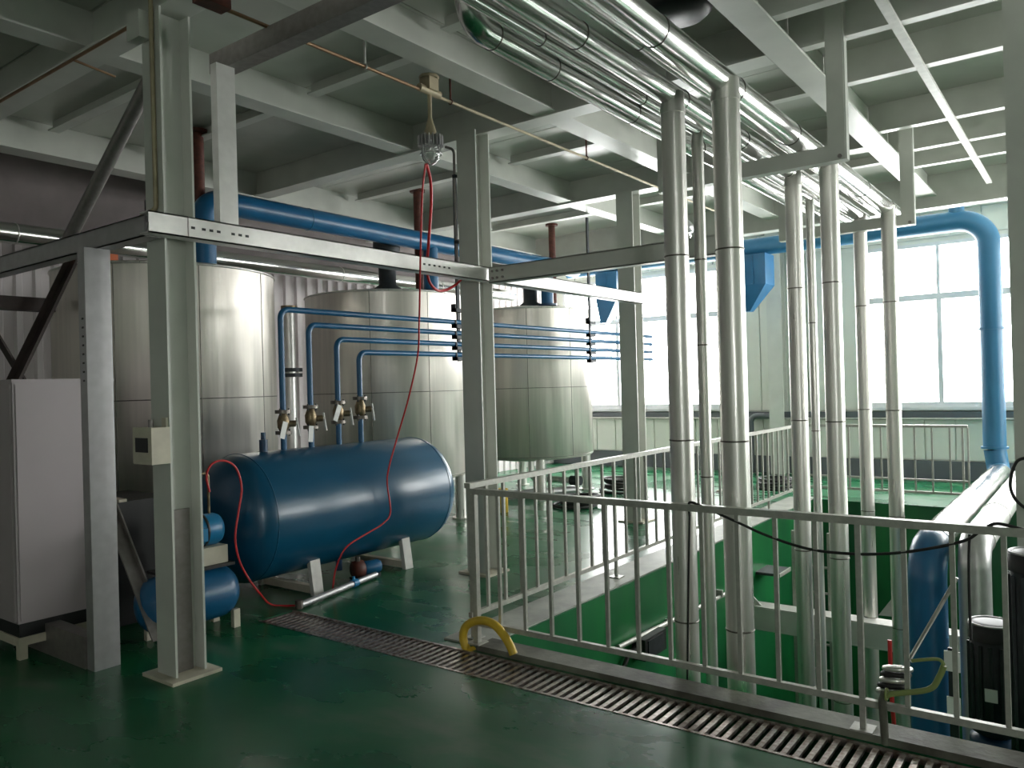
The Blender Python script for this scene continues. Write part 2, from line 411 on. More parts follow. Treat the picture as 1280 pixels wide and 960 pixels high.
hcol((11.6, 4.55), 0, 3.86, .20, .20, 'pale steel column behind the thick stainless riser')
hcol((14.12, 4.62), 0, ZC, .26, .22, 'pale green steel column against the far wall between the windows', base=False)
hcol((5.66, .295), PIT_Z, 4.0, .25, .22, 'pale green steel column rising out of the pit beside the silver pipes', base=False)
# bolts on the base plates and joint
# galvanised post beside the cabinet
o = thing('galvanised_post', (2.4, 5.06, 0), 'galvanised box steel post with punched slots beside the grey cabinet', 'column')
part('post_body', MB().box((2.325, 5.0, 0), (2.485, 5.09, 2.62)), 'galvanised', o)
copies('slot', MB().box((2.3235, -.012, -.006), (2.3265, .012, .006)), 'black', o, [(0, 5.04, 2.18-.055*i) for i in range(8)])
solo('floor_channel', MB().box((2.315, 5.1, 0), (2.33, 5.92, .20)).box((2.33, 5.1, .185), (2.41, 5.92, .20)).box((2.33, 5.1, 0), (2.41, 5.92, .015)), 'plate_grey',
     'short grey steel channel lying on the floor under the cabinet', 'steel channel')

# mid-height channels
def cchan(axis, lo, hi, c, zb, zt, depth, m, label, name='steel_channel'):
    s = 1 if depth > 0 else -1; tt = .008*s
    mb = MB()
    def B(u0, u1, v0, v1, z0, z1): mb.box((u0, v0, z0), (u1, v1, z1)) if axis == 'X' else mb.box((v0, u0, z0), (v1, u1, z1))
    B(lo, hi, c, c+tt, zb, zt); B(lo, hi, c, c+depth, zb, zb+.008); B(lo, hi, c, c+depth, zt-.008, zt)
    return solo(name, mb, m, label, 'steel channel')
C1 = cchan('X', 2.36, 5.47, 4.30, 2.62, 2.745, .10, 'galv_white', 'white galvanised channel spanning above the blue receiver between two columns')
for dx in (0, .07, .12, .17, .27, .32, .37):
    part('slot', MB().box((2.62+dx, 4.2985, 2.675), (2.645+dx, 4.301, 2.69)), 'black', C1)
for dx in (0, .06, .12, .18, .24, .3):
    part('slot', MB().box((4.62+dx, 4.2985, 2.675), (4.645+dx, 4.301, 2.69)), 'black', C1)
part('splice_joint', MB().box((2.598, 4.297, 2.621), (2.604, 4.3, 2.744)), 'plate_grey', C1)
C2 = cchan('X', 5.49, 8.42, 4.30, 2.62, 2.745, .10, 'galv_white', 'sunlit white channel running on from the column beside the receiver')
C3 = cchan('Y', 4.42, 7.4, 2.40, 2.62, 2.745, .10, 'galvanised', 'dull galvanised channel running back over the grey cabinet')
C4 = cchan('Y', 2.15, 4.285, 5.44, 2.60, 2.74, .10, 'steel_paint', 'grey green channel running from the column to the thin riser')
for dy in (.03, .08, .14):
    for z in (2.64, 2.70): part('bolt', MB().cyl((5.44, 4.27-dy, z), (5.428, 4.27-dy, z), .011, 8), 'plate_grey', C4)
# hanger post between channel and ceiling
o = solo('hanger_post', MB().box((2.845, 4.345, 2.745), (2.975, 4.355, 3.75)).box((2.845, 4.355, 2.745), (2.855, 4.41, 3.75)).box((2.965, 4.355, 2.745), (2.975, 4.41, 3.75)), 'galv_white',
     'white channel post hanging from ceiling cross channel to the slotted channel', 'post')
solo('cross_channel', MB().box((2.93, 1.2, 3.752), (2.94, 4.55, 3.88)).box((2.94, 1.2, 3.752), (3.04, 4.55, 3.762)).box((2.94, 1.2, 3.87), (3.04, 4.55, 3.88)), 'plate_grey',
     'dark galvanised cross channel below ceiling holding the white hanger post', 'steel channel')

# braces at the left
a_ = at(178, 118, X=2.62); b_ = at(93, 285, X=2.62)
dirn = (b_-a_).normalized()
solo('pipe_brace', MB().tube([a_-dirn*max(0, (a_.y-4.62)/abs(dirn.y)), a_+dirn*((a_.z-2.70)/abs(dirn.z))], .045, 14), 'plate_grey', 'slanting round steel brace meeting the top of the column with the white box', 'brace')
YB = 6.9
def bpix(*q): return at(q[0], q[1], Y=YB)
def to_floor(p, q): return p+(q-p)*(p.z/(p.z-q.z))
b1, b2 = bpix(93, 325), to_floor(bpix(93, 325), bpix(18, 480))
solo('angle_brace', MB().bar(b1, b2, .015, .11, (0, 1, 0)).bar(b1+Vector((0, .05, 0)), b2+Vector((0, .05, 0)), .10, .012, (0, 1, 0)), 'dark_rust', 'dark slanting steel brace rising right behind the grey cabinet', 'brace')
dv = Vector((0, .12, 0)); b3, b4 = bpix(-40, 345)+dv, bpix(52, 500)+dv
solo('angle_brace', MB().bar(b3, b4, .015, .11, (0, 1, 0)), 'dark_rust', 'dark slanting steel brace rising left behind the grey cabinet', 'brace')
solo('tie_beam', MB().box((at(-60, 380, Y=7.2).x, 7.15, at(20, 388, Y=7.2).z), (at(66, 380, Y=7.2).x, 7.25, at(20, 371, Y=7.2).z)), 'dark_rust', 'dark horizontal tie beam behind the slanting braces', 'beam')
p0, p1 = at(139, 640, X=2.75), at(200, 800, X=2.75)
solo('floor_brace', MB().bar(p0+(p0-p1)*.25, p1, .012, .10, (1, 0, 0)).bar(p0+(p0-p1)*.25+Vector((.04, 0, 0)), p1+Vector((.04, 0, 0)), .08, .012, (1, 0, 0)), 'plate_grey', 'low slanting angle brace reaching the foot of the column with the white box', 'brace')

# ================================================================ TANKS
def tank(c, label, vent, nozzle=True):
    x, y = c; z0, z1, r = .60, 2.84, 1.0
    o = thing('steel_tank', (x, y, 0), label, 'tank')
    part('shell', MB().lathe([(.0, z0-.10), (.5, z0-.07), (r-.03, z0-.005), (r, z0+.02), (r, z1)], (x, y, 0), seg=72), 'tank_steel', o)
    part('lid', MB().lathe([(r-.005, z1-.01), (r-.03, z1+.02), (.3, z1+.10), (0, z1+.10)], (x, y, 0), seg=72), 'tank_steel', o)
    part('rim', MB().ring((x, y, z1), r, .012, seg=72), 'stainless', o)
    for zz in (1.655, z0+.03): part('seam', MB().ring((x, y, zz), r-.0005, .0045, seg=72, k=6), 'valve_steel', o)
    for k in range(5):
        a = math.radians(215+40*k); cx, cy = x+r*math.cos(a), y+r*math.sin(a)
        part('vertical_seam', MB().cyl((cx, cy, z0+.03), (cx, cy, z1-.01), .004, 6), 'valve_steel', o)
    for k in range(4):
        a = math.radians(-45+90*k); cx, cy = x+.90*math.cos(a), y+.90*math.sin(a)
        lg = part('leg', MB().cyl((cx, cy, .02), (cx, cy, z0+.02), .075, 18), 'stainless', o)
        part('foot', MB().cyl((cx, cy, 0), (cx, cy, .02), .12, 18), 'stainless', lg)
    part('drain_pipe', MB().tube(fillet([(x, y, z0-.1), (x, y, .22), (x, y-.75, .22)], .1), .05, 14), 'stainless', o)
    part('outlet_valve', MB().cyl((x, y-.75, .22), (x, y-.92, .22), .075, 16).cyl((x, y-.84, .22), (x, y-.84, .40), .02, 8).box((x-.12, y-.86, .39), (x+.12, y-.82, .41)), 'cast_dark', o)
    vx, vy, vz = vent
    vp = part('vent_pipe', MB().cyl((vx, vy, z1+.02), (vx, vy, vz), .055, 16), 'rust_red', o, 'rust red vent pipe')
    for z in (vz-.03, z1+.08): part('flange', MB().cyl((vx, vy, z), (vx, vy, z+.03), .10, 16), 'rust_red', vp)
    if nozzle:
        part('agitator_base', MB().lathe([(.17, z1+.08), (.17, z1+.12), (.11, z1+.16), (.11, z1+.42), (.17, z1+.62), (.17, z1+.70), (0, z1+.70)], (x-.1, y-.15, 0), seg=28), 'cast_dark', o)
    return o
tank((4.18, 7.3), 'stainless tank behind the slotted channel and the small compressor', (4.36, 7.0, 4.27))
tank((7.12, 7.3), 'stainless tank behind the four thin blue pipes', (7.5, 7.05, 4.27))
tank((10.22, 7.3), 'stainless tank beside the bright window', (10.55, 7.0, 4.27))
# overhead blue pipe with drops
o = thing('blue_main_pipe', (7, 6.85, 3.0), 'big overhead blue pipe running over the tanks with drops into them', 'pipe')
part('main_run', MB().tube(fillet([(4.30, 6.85, 2.92), (4.30, 6.85, 3.56), (11.0, 6.85, 3.56)], .2), .115, 24), 'blue_pipe', o)
for x in (7.5, 10.15):
    part('drop', MB().cyl((x, 6.85, 2.92), (x, 6.85, 3.5), .095, 20), 'blue_pipe', o)
    part('drop_flange', MB().cyl((x, 6.85, 2.92), (x, 6.85, 2.95), .15, 20), 'blue_dark', o)
for x in (5.55, 8.6): part('weld_ring', MB().ring((x, 6.85, 3.56), .115, .006, (1, 0, 0), 24, 6), 'blue_duct', o)
# stainless pipe behind
o = thing('stainless_run', (6, 8.25, 3.2), 'long stainless pipe running behind the big blue pipe above the tanks', 'pipe')
part('jacket', MB().cyl((-2, 8.25, 3.27), (11.1, 8.25, 3.27), .10, 20), 'pipe_clad', o)
for x in (1.2, 3.2, 5.2, 7.2, 9.2): part('seam_band', MB().ring((x, 8.25, 3.27), .10, .006, (1, 0, 0), 20, 6), 'stainless', o)
solo('orange_board', MB().box((2.95, 7.0, 2.90), (3.55, 7.12, 2.96)), 'orange', 'small orange board lying on top of the tank by the post', 'board')

# ================================================================ AIR RECEIVER
RX0, RX1, RY, RZ, RR = 3.78, 5.78, 5.62, .68, .52
o = thing('air_receiver', (4.8, RY, 0), 'big blue horizontal air receiver on white legs', 'tank')
pr_ = [(0, RX0-.27)]
for k in range(1, 9):
    a = math.radians(90*k/8); pr_.append((RR*math.sin(a), RX0-.27*math.cos(a)))
for k in range(0, 9):
    a = math.radians(90*k/8); pr_.append((RR*math.cos(a), RX1+.27*math.sin(a)))
rb = part('shell', MB().lathe([(r, h) for r, h in pr_], (0, RY, RZ), (1, 0, 0), 64), 'blue_tank', o)
for x in (RX0, RX1): part('weld_seam', MB().ring((x, RY, RZ), RR-.001, .005, (1, 0, 0), 64, 6), 'blue_tank', o)
for x in (4.26, 5.33):
    for s in (-1, 1):
        part('leg', MB().bar((x, RY+s*.30, .40), (x, RY+s*.36, .0), .10, .045, (0, 1, 0)), 'white_paint', o)
    part('cross_tie', MB().box((x-.03, RY-.36, .01), (x+.03, RY+.36, .07)), 'cream', o)
part('drain_stub', MB().cyl((4.72, RY-.1, .2), (4.72, RY-.1, .08), .03, 12), 'blue_dark', o)
part('top_nozzle', MB().cyl((4.03, RY, 1.17), (4.03, RY, 1.30), .035, 14).cyl((4.03, RY, 1.29), (4.03, RY, 1.36), .02, 10), 'blue_dark', o)

# four thin blue pipes
VX = [4.235, 4.53, 4.845, 5.115]; VZ = [2.405, 2.285, 2.165, 2.05]
desc = ['outermost and highest of the four thin blue air pipes', 'second highest of the four thin blue air pipes', 'third highest of the four thin blue air pipes', 'innermost and lowest of the four thin blue air pipes']
for i in range(4):
    o = thing('air_pipe', (VX[i], RY, 1.18), desc[i]+' with valve and tag', 'pipe', 'thin blue air pipes rising from the receiver')
    x = VX[i]
    part('pipe', MB().tube(fillet([(x, RY, 1.198), (x, RY, VZ[i]), (11.2, RY, VZ[i])], .08), .026, 14), 'blue_pipe', o)
    zv = 1.42+.03*i
    part('lower_flange', MB().cyl((x, RY, zv-.09), (x, RY, zv-.06), .068, 16), 'valve_steel', o)
    part('upper_flange', MB().cyl((x, RY, zv+.09), (x, RY, zv+.12), .068, 16), 'valve_steel', o)
    v = part('valve_body', MB().lathe([(.03, -.065), (.05, -.03), (.052, .03), (.03, .09)], (x, RY, zv), seg=16).cyl((x, RY, zv), (x+.09, RY-.05, zv), .028, 12), 'brass', o)
    part('valve_handle', MB().bar((x+.095, RY-.055, zv+.05), (x+.12, RY-.06, zv-.11), .022, .008).cyl((x+.085, RY-.045, zv), (x+.11, RY-.06, zv), .012, 8), 'tag_white', v)
    for dx, dz in ((.045, .1), (-.045, .1), (.045, -.078), (-.045, -.078)):
        part('bolt', MB().cyl((x+dx, RY-.02, zv+dz-.028), (x+dx, RY-.02, zv+dz+.032), .008, 6), 'cast_dark', o)
    tx, tz = x-.05-.01*i, zv-(.05, .13, -.01, -.07)[i]
    tilt = (.35, .12, .5, .45)[i]
    if i < 3: part('tag', MB().bar((tx-math.sin(tilt)*.06, RY-.07, tz-.07), (tx+math.sin(tilt)*.06, RY-.07, tz+.07), .05, .006, (0, 1, 0)), 'tag_white', o, 'white paper tag')
# hanging clamp brackets
for x, zt, lab in ((6.62, 4.0, 'dark hanging bracket clamping the thin blue pipes beside the column'), (9.42, 4.0, 'dark hanging bracket clamping the thin blue pipes before the window')):
    o = thing('pipe_bracket', (x, RY+.06, 1.98), lab, 'bracket')
    part('bar', MB().box((x-.022, RY+.028, 1.98), (x+.022, RY+.05, zt)), 'cast_dark', o)
    for z in VZ+[2.58]:
        part('clamp', MB().box((x-.13, RY-.035, z-.065), (x+.03, RY+.028, z-.027)).box((x-.13, RY-.035, z-.065), (x-.11, RY+.028, z+.02)), 'cast_dark', o)

# ================================================================ STAINLESS PIPE BUNDLE
def clad(name, pts, r, label, seams, mname, seg=24, fr=.16, group=None, loc=None):
    o = thing(name, loc or pts[-1], label, 'pipe', group)
    part('jacket', MB().tube(fillet(pts, fr) if len(pts) > 2 else pts, r, seg), mname, o)
    for p, ax in seams: part('seam_band', MB().ring(p, r-.001, .005, ax, seg, 6), 'valve_steel', o)
    return o
HZ = 3.37
hs = lambda y, xs, z=HZ: [((x, y, z), (1, 0, 0)) for x in xs]
clad('stainless_header', [(1.0, 1.67, HZ), (8.98, 1.67, HZ)], .077, 'thick stainless header pipe beside the roof beam, outermost of the overhead bundle', hs(1.67, (2.4, 3.45, 4.45, 5.5, 6.5, 7.5, 8.5)), 'pipe_clad', loc=(6, 1.67, HZ))
clad('stainless_header', [(1.0, 1.825, HZ+.03), (8.98, 1.825, HZ+.03)], .030, 'thin stainless pipe between the two thick headers of the overhead bundle', hs(1.825, (2.7, 3.6, 4.7), HZ+.03), 'pipe_clad', 16, loc=(6, 1.825, HZ))
clad('stainless_header', [(1.0, 1.98, HZ), (8.98, 1.98, HZ)], .066, 'thick stainless header pipe in the middle of the overhead bundle', hs(1.98, (2.2, 3.25, 4.4, 5.4, 6.4, 7.4)), 'pipe_clad', loc=(6, 1.98, HZ))
clad('stainless_header', [(1.0, 2.125, HZ-.01), (8.98, 2.125, HZ-.01)], .034, 'thin stainless pipe beside the elbowed pipe of the overhead bundle', hs(2.125, (3.15, 4.2, 5.3), HZ-.01), 'pipe_clad', 16, loc=(6, 2.125, HZ))
clad('stainless_header', [(2.82, 2.30, 4.1), (2.82, 2.30, HZ), (8.98, 2.30, HZ)], .063, 'stainless pipe with upturned elbow on the inner side of the overhead bundle', hs(2.30, (3.0, 3.5, 4.4, 5.4)), 'pipe_clad', fr=.12, loc=(6, 2.30, HZ))
def riser(x, y, r, label, zt=HZ, seams=(2.42, 1.35, .3, -.8)):
    o = clad('stainless_riser', [(x, y, zt), (x, y, PIT_Z)], r, label, [((x, y, z), (0, 0, 1)) for z in seams], 'stainless', 28, loc=(x, y, PIT_Z))
    part('collar', MB().cyl((x, y, zt-.10-r*.3), (x, y, zt-.085), r+.004, 28), 'stainless', o)
    part('weld_seam', MB().cyl((x+r*.6, y-r*.8, PIT_Z), (x+r*.6, y-r*.8, zt-.1), .003, 6), 'valve_steel', o)
riser(4.27, 1.965, .069, 'thick stainless riser behind the front railing where the black cable hangs')
riser(4.27, 1.645, .077, 'thickest stainless riser, standing alone behind the front railing')
riser(6.52, 1.965, .066, 'stainless riser in the second pair, paired with a thin riser')
riser(6.36, 1.645, .070, 'stainless riser in the second pair, under the outermost header')
riser(8.74, 1.965, .066, 'stainless riser in the last pair, nearer the far wall column')
riser(8.50, 1.645, .070, 'stainless riser in the last pair, in front of the window', )
x1 = at(875, 300, Y=2.125).x; x2 = at(1016, 400, Y=2.125).x
riser(x1, 2.125, .039, 'thin stainless riser tucked behind the thick riser with the cable', HZ-.01, (2.5, 1.93, 1.05))
riser(x2, 2.125, .037, 'thin stainless riser tucked beside the second pair of risers', HZ-.01, (2.2, 1.2, .4))
# trapeze hangers
for x, yr, lab, post in ((5.70, 1.36, 'green steel trapeze hanger carrying the stainless bundle before the second risers', True), (8.62, 1.44, 'green steel trapeze hanger carrying the stainless bundle before the window', True)):
    o = thing('pipe_hanger', (x, 1.9, 3.18), lab, 'hanger')
    part('cross_bar', MB().box((x-.01, yr, 3.18), (x, 2.75, 3.29)).box((x, yr, 3.282), (x+.08, 2.75, 3.29)).box((x, yr, 3.18), (x+.08, 2.75, 3.19)), 'steel_paint', o)
    part('hanger_leg', MB().box((x-.022, yr-.004, 3.178), (x-.0105, yr+.11, ZC)).box((x-.0105, yr-.012, 3.178), (x+.06, yr-.001, ZC)), 'steel_paint', o)
    part('hanger_leg', MB().box((x-.022, 2.66, 3.178), (x-.0105, 2.755, ZC)).box((x-.0105, 2.751, 3.178), (x+.06, 2.76, ZC)), 'steel_paint', o)
    part('bolt', MB().cyl((x-.022, yr+.03, 3.2), (x-.035, yr+.03, 3.2), .015, 8), 'plate_grey', o)
# dark round extractor on the ceiling behind the bundle
solo('ceiling_fan_housing', MB().lathe([(.0, 4.06), (.18, 4.06), (.22, 4.10), (.22, 4.24), (.10, 4.27), (.10, 4.30)], (4.78, 2.14, 0), seg=28), 'black', 'dark round housing on the ceiling above the stainless bundle', 'fan')

# ================================================================ RIGHT: BLUE DUCT, LYING PIPES
BX, BY = 12.9, 1.21
o = thing('blue_duct', (BX, BY, .3), 'large blue duct turning down beside the window', 'duct')
part('duct_run', MB().tube(fillet([(BX, 8.2, 3.88), (BX, BY, 3.88), (BX, BY, .63)], .38, 12), .145, 28), 'blue_duct', o)
part('roof_stub', MB().cyl((BX, 1.6, 3.95), (BX, 1.6, ZC), .10, 20), 'blue_duct', o)
for z in (.63, 2.3): part('flange', MB().cyl((BX, BY, z), (BX, BY, z+.03), .17, 28), 'blue_duct', o)
for y, lab in ((4.52, 'blue steel hopper with slanted bottom hanging beside the far column'), (7.25, 'blue steel hopper with slanted bottom behind the side column')):
    o = thing('blue_hopper', (BX, y, 2.75), lab, 'hopper')
    part('body', MB().box((BX-.22, y-.22, 3.24), (BX+.22, y+.22, 3.74)), 'blue_pipe', o)
    vs = [(BX-.22, y-.22, 3.24), (BX+.22, y-.22, 3.24), (BX+.22, y+.22, 3.24), (BX-.22, y+.22, 3.24), (BX-.08, y+.1, 2.82), (BX+.08, y+.1, 2.82), (BX+.08, y+.22, 2.82), (BX-.08, y+.22, 2.82)]
    part('slanted_bottom', MB().add(vs, [(4, 5, 6, 7), (0, 1, 5, 4), (1, 2, 6, 5), (2, 3, 7, 6), (3, 0, 4, 7)]), 'blue_pipe', o)
    part('rib', MB().box((BX-.235, y-.02, 3.26), (BX-.22, y+.02, 3.72)), 'blue_pipe', o)
PY, PZ = 1.13, .30
o = thing('lagged_pipe', (9, PY, PZ), 'foil wrapped blue pipe lying over the pit and bending down', 'pipe')
XE = at(1159, 725, Y=PY).x
part('elbow', MB().tube(fillet([(XE+.55, PY, PZ), (XE, PY, PZ), (XE, PY, PIT_Z)], .24, 12), .140, 28), 'blue_pipe', o)
part('foil_jacket', MB().tube([(XE+.30+.22*i, PY+.004*math.sin(i*2.3), PZ+.006*math.sin(i*1.7)) for i in range(int((12.55-XE-.3)/.22))]+[(12.6, PY, PZ)], .145, 28), 'pipe_clad', o)
part('elbow_joint', MB().tube(fillet([(12.6, PY, PZ), (BX, PY+.04, PZ), (BX, BY, .62)], .16), .14, 24), 'blue_duct', o)
PY2, PZ2 = .80, .385
XE2 = at(1218, 705, Y=PY2).x
o = thing('lagged_pipe', (9, PY2, PZ2), 'cream silver pipe lying over the pit beside the foil wrapped one', 'pipe')
part('jacket', MB().tube([(12.7, PY2, PZ2), (XE2+.25, PY2, PZ2)], .115, 28), 'galv_white', o)
part('elbow', MB().tube(fillet([(XE2+.4, PY2, PZ2), (XE2, PY2, PZ2), (XE2, PY2, PIT_Z)], .18, 12), .112, 28), 'galvanised', o)
for x in (XE2+.26, 8.4, 10.2): part('seam_band', MB().ring((x, PY2, PZ2), .115, .007, (1, 0, 0), 28, 6), 'stainless', o)

# ================================================================ RAILINGS
def railing(name, p, q, n, label, posts, h=1.04, zb=.16):
    p, q = Vector(p), Vector(q); d = (q-p); L = d.length; d.normalize()
    o = thing(name, tuple(p), label, 'railing')
    part('handrail', MB().bar(p+Vector((0, 0, h-.018)), q+Vector((0, 0, h-.018)), .05, .036), 'rail_paint', o)
    part('bottom_rail', MB().bar(p+Vector((0, 0, zb)), q+Vector((0, 0, zb)), .03, .032), 'rail_paint', o)
    b = MB().box((-.0105, -.0105, zb+.016), (.0105, .0105, h-.036)); st = L/n
    copies('baluster', b, 'rail_paint', o, [p+d*(st*i) for i in range(n+1) if not any(abs(st*i-k) < .05 for k in posts)])
    for i_, k in enumerate(posts):
        hw = .018 if i_ == 0 else .0125
        copies('post', MB().box((-hw, -hw, 0), (hw, hw, h-.036)), 'rail_paint', o, [p+d*k])
    fm = MB().box((-.05, -.05, 0), (.05, .05, .008))
    copies('foot_plate', fm, 'rail_paint', o, [p+d*k for k in posts])
    return o
railing('front_railing', (3.935, 3.272, .034), (3.935, -1.018, .034), 22, 'grey steel railing along the drain on the near side of the pit', (0, 4.29, 2.34), h=1.0, zb=.13)
railing('side_railing', (4.02, 3.40, .012), (11.3, 3.40, .012), 37, 'grey steel railing along the left side of the pit', (0.04, 1.97, 3.94, 5.9, 7.27))
o = railing('far_railing', (11.42, 3.40, 0), (11.42, 1.36, 0), 10, 'pale steel railing at the far end of the pit before the window wall', (.06, 1.98))
part('middle_rail', MB().box((11.408, 1.36, .31), (11.432, 3.40, .335)), 'rail_paint', o)

# ================================================================ DRAIN GRATES
gw = DR1-DR0
ys0 = DRY1
k = 0
names = ['drain grate section beside the floor pipe of the receiver', 'drain grate section between the floor pipe and the yellow hose', 'drain grate section under the yellow hose', 'drain grate section in front of the thick stainless risers', 'drain grate section before the hose tap', 'drain grate section past the hose tap']
barm = MB().box((DR0+.02, -.0135, -.022), (DR1-.02, .0135, -.004))
while ys0 > DRY0+.05 and k < 6:
    ye = max(DRY0, ys0-1.0)
    o = thing('drain_grate', ((DR0+DR1)/2, (ys0+ye)/2, -.03), 'slotted steel '+names[k], 'grate', 'slotted drain grates in the floor channel')
    f = MB()
    f.box((DR0+.002, ye+.003, -.03), (DR0+.02, ys0-.003, .003)); f.box((DR1-.02, ye+.003, -.03), (DR1-.002, ys0-.003, .003))
    part('frame', f, 'grate', o)
    nb = int((ys0-ye)/.0555)
    copies('grate_bar', barm, 'grate', o, [(0, ye+.03+i*.0555, 0) for i in range(nb)])
    ys0 = ye; k += 1

# ================================================================ CONTROL CABINET, ELECTRICAL BOX
o = thing('control_cabinet', (2.45, 6.05, 0), 'light grey control cabinet on a black plinth and cream feet', 'cabinet')
cx0, cx1, cy0, cy1 = 2.15, 2.80, 5.64, 6.45
part('body', MB().box((cx0, cy0, .235), (cx1, cy1, 1.81)), 'cabinet_grey', o)
part('top_lip', MB().box((cx0-.006, cy0-.006, 1.80), (cx1+.006, cy1+.006, 1.822)), 'cabinet_grey', o)
d_ = part('door', MB().box((cx0-.014, cy0+.02, .25), (cx0-.001, cy1-.02, 1.79)), 'cabinet_grey', o)
part('door_handle', MB().box((cx0-.03, cy1-.12, 1.0), (cx0-.015, cy1-.08, 1.16)), 'black', d_)
part('side_panel', MB().box((cx0+.015, cy0-.007, .25), (cx1-.015, cy0-.0005, 1.79)), 'cabinet_grey', o)
part('plinth', MB().box((cx0+.01, cy0+.01, .145), (cx1-.01, cy1-.01, .234)), 'black', o)
part('base_frame', MB().box((cx0, cy0, .09), (cx1, cy0+.04, .144)).box((cx0, cy1-.04, .09), (cx1, cy1, .144)).box((cx0, cy0+.04, .09), (cx0+.04, cy1-.04, .144)).box((cx1-.04, cy0+.04, .09), (cx1, cy1-.04, .144)), 'cream', o)
for fx in (cx0+.03, cx1-.03):
    for fy in (cy0+.03, cy1-.03): part('foot', MB().box((fx-.025, fy-.025, 0), (fx+.025, fy+.025, .09)), 'cream', o)
o = thing('electrical_box', (2.45, 4.5, 1.29), 'small cream electrical box with dark window on the nearest steel column', 'electrical box')
part('case', MB().box((2.40, 4.405, 1.29), (2.514, 4.615, 1.505)), 'cream', o)
part('dark_window', MB().box((2.3975, 4.445, 1.36), (2.401, 4.585, 1.445)), 'black', o)
part('mounting_lug', MB().box((2.50, 4.42, 1.505), (2.514, 4.47, 1.56)), 'cream', o)
part('cable_gland', MB().cyl((2.45, 4.5, 1.50), (2.45, 4.5, 1.55), .015, 10), 'plate_grey', o)
o['label'] = 'small cream electrical box with dark window fixed to a column flange'

# ================================================================ PENDANT LAMP AND CONDUITS
LX, LY = 4.36, 3.95
o = thing('pendant_lamp', (LX, LY, 3.36), 'explosion proof pendant lamp with finned body and glass globe', 'lamp')
part('junction_box', MB().box((LX-.05, LY-.05, 3.90), (LX+.05, LY+.05, 4.0)).lathe([(.075, 3.99), (.075, 4.012), (0, 4.012)], (LX, LY, 0), seg=8).cyl((LX-.11, LY, 3.90), (LX+.11, LY, 3.90), .03, 12), 'conduit_tan', o)
part('stem', MB().cyl((LX, LY, 3.62), (LX, LY, 3.90), .016, 12).lathe([(.016, 3.70), (.045, 3.60), (.045, 3.56)], (LX, LY, 0), seg=16), 'conduit_tan', o)
hd = part('finned_body', MB().lathe([(.0, 3.565), (.06, 3.56), (.062, 3.49), (.0, 3.485)], (LX, LY, 0), seg=28), 'galvanised', o)
fin = MB().box((.055, -.003, 3.485), (.095, .003, 3.565))
fme = fin.mesh('fin'); fme.materials.append(M['galvanised'])
for k in range(20):
    f = bpy.data.objects.new('fin', fme); COL.objects.link(f); f.parent = hd; f.location = Vector((LX, LY, 0))-OFF[hd]; f.rotation_euler.z = 2*math.pi*k/20
part('globe', MB().lathe([(.072, 3.49), (.074, 3.44), (.06, 3.39), (.03, 3.365), (0, 3.36)], (LX, LY, 0), seg=28), 'globe', o)
part('bulb', MB().lathe([(.0, 3.48), (.02, 3.475), (.035, 3.43), (.025, 3.395), (0, 3.385)], (LX, LY, 0), seg=16), 'tag_white', o)
part('guard_wire', MB().ring((LX, LY, 3.43), .08, .004, seg=24, k=6).tube(spline([(LX-.08, LY, 3.48), (LX-.08, LY, 3.41), (LX, LY, 3.352), (LX+.08, LY, 3.41), (LX+.08, LY, 3.48)], 5), .004, 6).tube(spline([(LX, LY-.08, 3.48), (LX, LY-.08, 3.41), (LX, LY, 3.352), (LX, LY+.08, 3.41), (LX, LY+.08, 3.48)], 5), .004, 6), 'galvanised', o)
o = thing('lamp_conduit', (3.5, LY, 3.88), 'brown electrical conduit running under ceiling to the pendant lamp', 'conduit')
part('tube', MB().cyl((2.62, LY, 3.885), (LX-.1, LY, 3.885), .012, 10), 'copper_conduit', o)
for x in (3.72,): part('hanger_rod', MB().cyl((x, LY, 3.885), (x, LY, ZC), .008, 8).ring((x, LY, 3.885), .018, .005, (1, 0, 0), 14, 6), 'steel_paint', o)
bx_ = at(265, 6, Y=LY)
part('pull_box', MB().box((bx_.x-.09, LY-.05, 3.87), (bx_.x+.09, LY+.05, 3.97)), 'rust_red', o)
o = thing('lamp_conduit', (7, LY, 3.88), 'tan electrical conduit running from the pendant lamp towards the window', 'conduit')
part('tube', MB().cyl((LX+.1, LY, 3.885), (10.6, LY, 3.885), .012, 10), 'conduit_tan', o)
for x in (4.6, 6.6, 8.6): part('hanger_rod', MB().cyl((x, LY, 3.885), (x, LY, ZC), .008, 8).ring((x, LY, 3.885), .018, .005, (1, 0, 0), 14, 6), 'rust_red', o)
L2 = at(760, 205, Y=LY)
o = thing('pendant_lamp', (8.85, LY, 3.4), 'second pendant lamp hanging beside the thick stainless riser', 'lamp')
part('stem', MB().cyl((8.85, LY, 3.62), (8.85, LY, 3.885), .016, 12), 'conduit_tan', o)
part('finned_body', MB().lathe([(0, 3.64), (.05, 3.62), (.095, 3.56), (.095, 3.48), (0, 3.475)], (8.85, LY, 0), seg=24), 'galvanised', o)
part('globe', MB().lathe([(.075, 3.48), (.075, 3.43), (.05, 3.38), (0, 3.36)], (8.85, LY, 0), seg=24), 'globe', o)
o = thing('column_conduit', (2.5, 4.47, 2.75), 'tan conduit with junction box running down the nearest column', 'conduit')
o['label'] = 'tan conduit with junction box running down the column carrying the white box'
part('tube', MB().tube(fillet([(2.50, 4.47, 4.28), (2.50, 4.47, 2.80), (2.46, 4.56, 2.76)], .04), .014, 10), 'conduit_tan', o)
part('junction_box', MB().box((2.44, 4.50, 3.82), (2.505, 4.64, 3.98)), 'steel_paint', o)
part('side_tube', MB().cyl((2.47, 4.64, 3.93), (2.47, 8.9, 3.93), .011, 10), 'copper_conduit', o)
